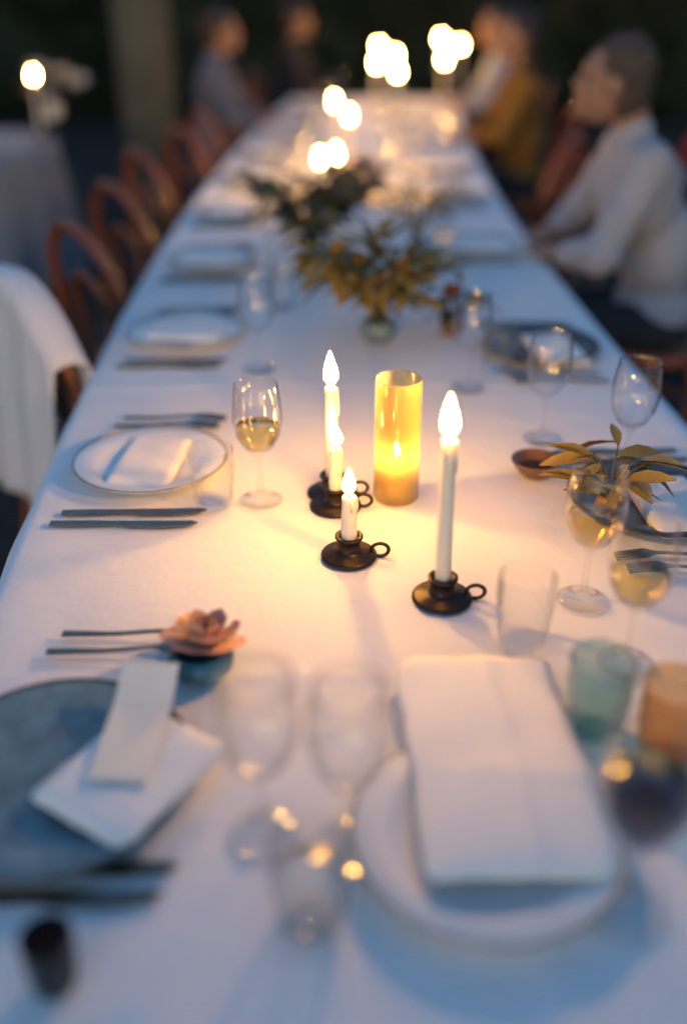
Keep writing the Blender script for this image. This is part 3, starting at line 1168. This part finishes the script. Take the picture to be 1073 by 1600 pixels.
# peach rose with a brown centre in a teal bowl
p = at(316, 1050)
t = thing('rose_bowl', 'peach rose with a dark brown centre in a squat teal bowl', 'flower', (p.x, p.y, TOP), 0, 'greenery down the middle of the table')
bm = bmesh.new()
lathe(bm, [(0, 0), (0.026, 0), (0.040, 0.012), (0.042, 0.024), (0.034, 0.036), (0.031, 0.036), (0.037, 0.024), (0.035, 0.014), (0, 0.006)], 32)
obj('bowl', bm, 'tealware', t)
bm = blossom_bm(0.056, 5, random.Random(4))
b = obj('blossom', bm, 'blush', t, loc=(0.004, 0.008, 0.034))
b.rotation_euler = (-0.25, 0.1, 0)
bm = bmesh.new()
bmesh.ops.create_uvsphere(bm, u_segments=16, v_segments=10, radius=0.015, matrix=Matrix.Translation((0, 0, 0.024)))
obj('flower_centre', bm, 'core', b)
# brown salt bowl
p = at(835, 742)
t = thing('salt_bowl', 'small brown clay salt bowl near the first black plate', 'bowl', (p.x, p.y, TOP))
bm = bmesh.new()
lathe(bm, [(0, 0), (0.022, 0), (0.026, 0.004), (0.042, 0.026), (0.043, 0.030), (0.040, 0.030), (0.032, 0.014), (0, 0.009)], 32)
obj('bowl', bm, 'ceramic', t)
bm = bmesh.new()
lathe(bm, [(0, 0.020), (0.012, 0.019), (0.028, 0.0145), (0.030, 0.0135), (0, 0.012)], 20)
obj('spice', bm, 'core', t)

# ------------------------------------------------------------------ second table
T2 = Vector((-2.12, 5.35, 0))
t = thing('round_table', 'round side table beyond the chairs, hidden under a grey blue cloth', 'table', T2)
bm = bmesh.new()
lathe(bm, [(0, 0.71), (0.56, 0.71), (0.565, 0.725), (0.56, 0.74), (0, 0.74)], 48)
obj('tabletop', bm, 'wood', t)
bm = bmesh.new()
lathe(bm, [(0, 0), (0.26, 0), (0.26, 0.02), (0.05, 0.05), (0.04, 0.6), (0.12, 0.708), (0, 0.708)], 24)
obj('pedestal', bm, 'wood', t)
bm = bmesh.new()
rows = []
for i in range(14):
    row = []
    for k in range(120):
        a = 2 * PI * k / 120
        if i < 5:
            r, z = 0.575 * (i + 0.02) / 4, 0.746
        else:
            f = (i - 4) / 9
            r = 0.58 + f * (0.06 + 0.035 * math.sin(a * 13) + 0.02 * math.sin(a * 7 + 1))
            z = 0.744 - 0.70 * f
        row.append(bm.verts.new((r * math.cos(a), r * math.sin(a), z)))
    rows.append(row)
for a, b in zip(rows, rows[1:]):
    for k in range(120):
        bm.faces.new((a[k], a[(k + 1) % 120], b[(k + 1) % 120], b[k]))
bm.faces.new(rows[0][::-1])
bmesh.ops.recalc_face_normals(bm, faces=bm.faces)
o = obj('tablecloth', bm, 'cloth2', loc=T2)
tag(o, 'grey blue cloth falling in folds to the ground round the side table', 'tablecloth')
p2 = at(52, 118, 1.06)
holder((p2.x, p2.y, 0.748), 'bronze candle holder on the round side table')
candle((p2.x, p2.y, 0.767), 0.27, 0.0115, 'single lit taper on the round side table', 0.05, 0.012, 'lit candles off the long table')
pf = at(85, 185, 0.75)
a_ = arrangement(pf, 'bunch of white blooms on the round side table', 8, 9, 0.2, 0.24, 'leafd',
                 [(0.07, 0, 0.24, 0.09, 'white_petal'), (-0.08, 0.05, 0.26, 0.09, 'white_petal'), (0.16, 0.03, 0.2, 0.08, 'white_petal'), (0.0, -0.08, 0.17, 0.05, 'white_petal'), (-0.1, -0.05, 0.15, 0.05, 'blush')],
                 vase='china', vr=0.05, vh=0.1, leafn=5)
a_.location.z = 0.748


# ------------------------------------------------------------------ people
def cap(bm, p, q, r1, r2, sx=1.0):
    p, q = Vector(p), Vector(q)
    n = 8
    pts, rad = [], []
    d = (q - p)
    L = d.length
    d.normalize()
    for k in range(5):
        a = PI / 2 * (1 - k / 4)
        pts.append(p - d * (r1 * math.sin(a)))
        rad.append(max(1e-4, r1 * math.cos(a)))
    for k in range(5):
        a = PI / 2 * k / 4
        pts.append(q + d * (r2 * math.sin(a)))
        rad.append(max(1e-4, r2 * math.cos(a)))
    tube(bm, pts, rad, 14)


def ell(bm, c, r, rot=(0, 0, 0)):
    bmesh.ops.create_uvsphere(bm, u_segments=24, v_segments=16, radius=1,
                              matrix=Matrix.Translation(c) @ Euler(rot).to_matrix().to_4x4() @ Matrix.Diagonal((*r, 1)))


def fuse(bm, name, m, parent, voxel, smooth=4):
    bmesh.ops.recalc_face_normals(bm, faces=bm.faces)
    me = bpy.data.meshes.new(name)
    bm.to_mesh(me)
    bm.free()
    o = bpy.data.objects.new(name, me)
    COL.objects.link(o)
    md = o.modifiers.new('r', 'REMESH')
    md.mode = 'VOXEL'
    md.voxel_size = voxel
    md.use_smooth_shade = True
    ms = o.modifiers.new('s', 'SMOOTH')
    ms.factor = 0.5
    ms.iterations = smooth
    dg = bpy.context.evaluated_depsgraph_get()
    new = bpy.data.meshes.new_from_object(o.evaluated_get(dg))
    o.modifiers.clear()
    old = o.data
    o.data = new
    bpy.data.meshes.remove(old)
    new.name = name
    new.materials.clear()
    new.materials.append(M[m])
    for q in new.polygons:
        q.use_smooth = True
    o.parent = parent
    return o


def person(loc, rz, label, shirt, hair='hair_dark', long_hair=False, lean=0.0, turn=0.0, voxel=0.009, hands=((-0.16, 0.42), (0.15, 0.40)), bump_hand=0.0):
    t = thing('person', label, 'person', loc, rz, 'guests seated at the dinner')
    V = Vector
    pel, wai, che = V((0, 0, 0.55)), V((0, 0.02 * lean, 0.74)), V((0, 0.02 + 0.16 * lean, 0.93))
    sh = [V((s * 0.175, 0.02 + 0.20 * lean, 1.03)) for s in (-1, 1)]
    nk = V((0, 0.02 + 0.24 * lean, 1.11))
    hd = V((0, 0.055 + 0.32 * lean, 1.235))
    el = [V((s * 0.245, 0.14 + 0.20 * lean, 0.80)) for s in (-1, 1)]
    wr = [V((hx, hy - 0.07, 0.785)) for hx, hy in hands]
    hip = [V((s * 0.09, 0.0, 0.53)) for s in (-1, 1)]
    kn = [V((s * 0.12, 0.40, 0.535)) for s in (-1, 1)]
    an = [V((s * 0.12, 0.36, 0.09)) for s in (-1, 1)]
    hm = Matrix.Translation(hd) @ Euler((0.12 + 0.15 * lean, 0, turn)).to_matrix().to_4x4()
    bm = bmesh.new()
    # trunk
    ell(bm, pel, (0.155, 0.115, 0.11))
    ell(bm, wai, (0.135, 0.095, 0.16))
    ell(bm, che, (0.16, 0.105, 0.155))
    cap(bm, sh[0], sh[1], 0.062, 0.062)
    cap(bm, nk - V((0, 0.01, 0.06)), nk + V((0, 0.012, 0.07)), 0.056, 0.05)
    # head
    def hp(x, y, z):
        return hm @ V((x, y, z))
    hr = hm.to_euler()
    ell(bm, hp(0, -0.008, 0.03), (0.076, 0.096, 0.092), hr)
    ell(bm, hp(0, 0.018, -0.035), (0.058, 0.072, 0.078), hr)
    ell(bm, hp(0, 0.06, -0.085), (0.026, 0.024, 0.022), hr)
    cap(bm, hp(0, 0.080, 0.02), hp(0, 0.100, -0.018), 0.009, 0.0115)
    for s in (-1, 1):
        ell(bm, hp(s * 0.078, -0.005, 0.0), (0.010, 0.020, 0.032), hr)
        cap(bm, hp(s * 0.014, 0.086, 0.036), hp(s * 0.045, 0.074, 0.036), 0.009, 0.008)
        ell(bm, hp(s * 0.04, 0.062, -0.02), (0.022, 0.02, 0.02), hr)
    # limbs
    for k, s in ((0, -1), (1, 1)):
        cap(bm, sh[k], el[k], 0.050, 0.040)
        cap(bm, el[k], wr[k], 0.040, 0.026)
        d = (wr[k] - el[k])
        d.z = 0
        d.normalize()
        side = V((d.y, -d.x, 0))
        pc_ = wr[k] + d * 0.05 + V((0, 0, -0.006))
        cap(bm, wr[k], pc_, 0.024, 0.022)
        for q in (-1.5, -0.5, 0.5, 1.5):
            base = pc_ + side * (q * 0.018)
            cap(bm, wr[k] + side * q * 0.008, base, 0.016, 0.0125)
            ln = 0.040 - 0.004 * abs(q)
            mid = base + d * ln + side * q * 0.002 + V((0, 0, 0.003))
            tip = mid + d * (ln * 0.8) + V((0, 0, -0.012))
            cap(bm, base, mid, 0.0095, 0.0085)
            cap(bm, mid, tip, 0.0085, 0.0075)
        ths = -s
        tb = wr[k] + d * 0.02 + side * ths * (0.022 if side.x * 1 > 0 else -0.022) * 1.0
        tm = tb + d * 0.03 + side * ths * (0.02 if side.x > 0 else -0.02)
        cap(bm, wr[k], tb, 0.016, 0.012)
        cap(bm, tb, tm, 0.012, 0.010)
        cap(bm, tm, tm + d * 0.028, 0.010, 0.008)
        cap(bm, hip[k], kn[k], 0.078, 0.054)
        cap(bm, kn[k], an[k], 0.052, 0.034)
        cap(bm, an[k] + V((0, -0.02, -0.045)), an[k] + V((0, 0.14, -0.06)), 0.036, 0.024)
    body = fuse(bm, 'body', 'skin', t, voxel, 3)
    # shirt
    bm = bmesh.new()
    ell(bm, pel + V((0, 0, 0.03)), (0.172, 0.132, 0.10))
    ell(bm, wai, (0.158, 0.118, 0.18))
    ell(bm, che, (0.182, 0.128, 0.165))
    cap(bm, sh[0], sh[1], 0.074, 0.074)
    cap(bm, nk - V((0, 0.01, 0.07)), nk - V((0, 0.004, 0.012)), 0.078, 0.064)
    for k in (0, 1):
        cap(bm, sh[k], el[k], 0.068, 0.058)
        cap(bm, el[k], el[k].lerp(wr[k], 0.82), 0.057, 0.042)
        ell(bm, el[k] + V((0, 0, -0.004)), (0.062, 0.062, 0.056))
    sh_o = fuse(bm, 'shirt', shirt, t, voxel, 5)
    def wrinkle(me, fn):
        co = [v.co.copy() for v in me.vertices]
        no = [v.normal.copy() for v in me.vertices]
        flatl = []
        for c, n_ in zip(co, no):
            flatl.extend(fn(c, n_))
        me.vertices.foreach_set('co', flatl)
        me.update()
    wrinkle(sh_o.data, lambda c, n_: c + n_ * (0.006 * mnoise.noise(c * 18) + 0.004 * mnoise.noise(V((c.x * 9, c.y * 9, c.z * 34)))))
    bm = bmesh.new()
    ell(bm, pel - V((0, 0, 0.02)), (0.166, 0.128, 0.095))
    for k in (0, 1):
        cap(bm, hip[k], kn[k], 0.088, 0.066)
        cap(bm, kn[k], an[k] + V((0, 0, 0.02)), 0.064, 0.052)
    fuse(bm, 'trousers', 'trousers', t, voxel, 5)
    for k in (0, 1):
        bm = bmesh.new()
        cap(bm, an[k] + V((0, -0.025, -0.047)), an[k] + V((0, 0.15, -0.056)), 0.043, 0.034)
        fuse(bm, 'shoe', 'leather', t, voxel, 2)
    # hair
    bm = bmesh.new()
    ell(bm, hp(0, -0.022, 0.048), (0.086, 0.098, 0.092), hr)
    ell(bm, hp(0, -0.062, 0.0), (0.076, 0.058, 0.088), hr)
    for q in range(26):
        a, b_ = rnd.uniform(0, 2 * PI), rnd.uniform(0.1, 1.25)
        c_ = V((0.084 * math.cos(a) * math.sin(b_), -0.026 + 0.094 * math.sin(a) * math.sin(b_), 0.05 + 0.088 * math.cos(b_)))
        cap(bm, hm @ c_, hm @ (c_ * 1.02 + V((0.01 * math.cos(a), -0.022, -0.016))), 0.013, 0.006)
    if long_hair:
        for q in range(7):
            x = -0.07 + 0.14 * q / 6
            cap(bm, hp(x, -0.07 + 0.02 * abs(q - 3) / 3, 0.03), hp(x * 1.2, -0.085 + 0.02 * abs(q - 3) / 3, -0.19), 0.03, 0.02)
    ho = fuse(bm, 'hair', hair, t, 0.007, 3)
    inv = hm.inverted()
    def comb(c, n_):
        l = inv @ c
        c = c.copy()
        if l.y > 0.045 and l.z < 0.085:
            c -= (hm.to_3x3() @ V((0, 1, 0))) * (l.y - 0.045) * 0.9
        return c + n_ * 0.004 * mnoise.noise(V((l.x * 60, l.y * 60, l.z * 12)))
    wrinkle(ho.data, comb)
    for s in (-1, 1):
        bm = bmesh.new()
        ell(bm, hp(s * 0.030, 0.081, 0.016), (0.011, 0.007, 0.006), hr)
        obj('eye', bm, 'eye', t)
    bm = bmesh.new()
    ell(bm, hp(0, 0.088, -0.054), (0.022, 0.006, 0.007), hr)
    obj('mouth', bm, 'lip', t)
    return t


def seat_xy(y, dx):
    return (xc(y) + HW + dx, y, 0)


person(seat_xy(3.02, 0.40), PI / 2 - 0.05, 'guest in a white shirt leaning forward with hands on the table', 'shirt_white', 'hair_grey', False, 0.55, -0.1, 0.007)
person(seat_xy(5.45, 0.30), PI / 2, 'guest in an ochre jumper sitting past the empty reddish chairs', 'shirt_ochre', 'hair_dark', True, 0.1, 0.2, 0.01, ((-0.16, 0.36), (0.15, 0.34)))
person(seat_xy(6.85, 0.33), PI / 2, 'guest in pale blue at the far end past the ochre jumper', 'shirt_blue', 'hair_dark', False, 0.2, 0.1, 0.01, ((-0.16, 0.38), (0.15, 0.36)))
yl = 5.45
person((xc(6.1) - HW - 0.30, 6.1, 0), -PI / 2, 'guest in a grey blue jacket beside the grey pillar', 'shirt_grey', 'hair_dark', False, 0.1, 0.1, 0.01, ((-0.16, 0.36), (0.15, 0.36)))
yd = Vector((-0.42, 7.75, 0))
person(yd, R(-100), 'guest in dark clothes at the corner of the far table end', 'shirt_dark', 'hair_dark', False, 0.1, 0.3, 0.01, ((-0.13, 0.3), (0.13, 0.3)))
dup(first_l, yd, R(-100), 'brown bentwood chair under the guest in dark clothes')
rp = (1.72, 4.25, 0)
person(rp, R(100), 'guest in a dark red jumper sitting back from the table', 'shirt_red', 'hair_dark', True, 0.0, 0.0, 0.01, ((-0.13, 0.3), (0.13, 0.3)))
dup(first_r, rp, R(100), 'reddish bentwood chair under the guest in dark red')
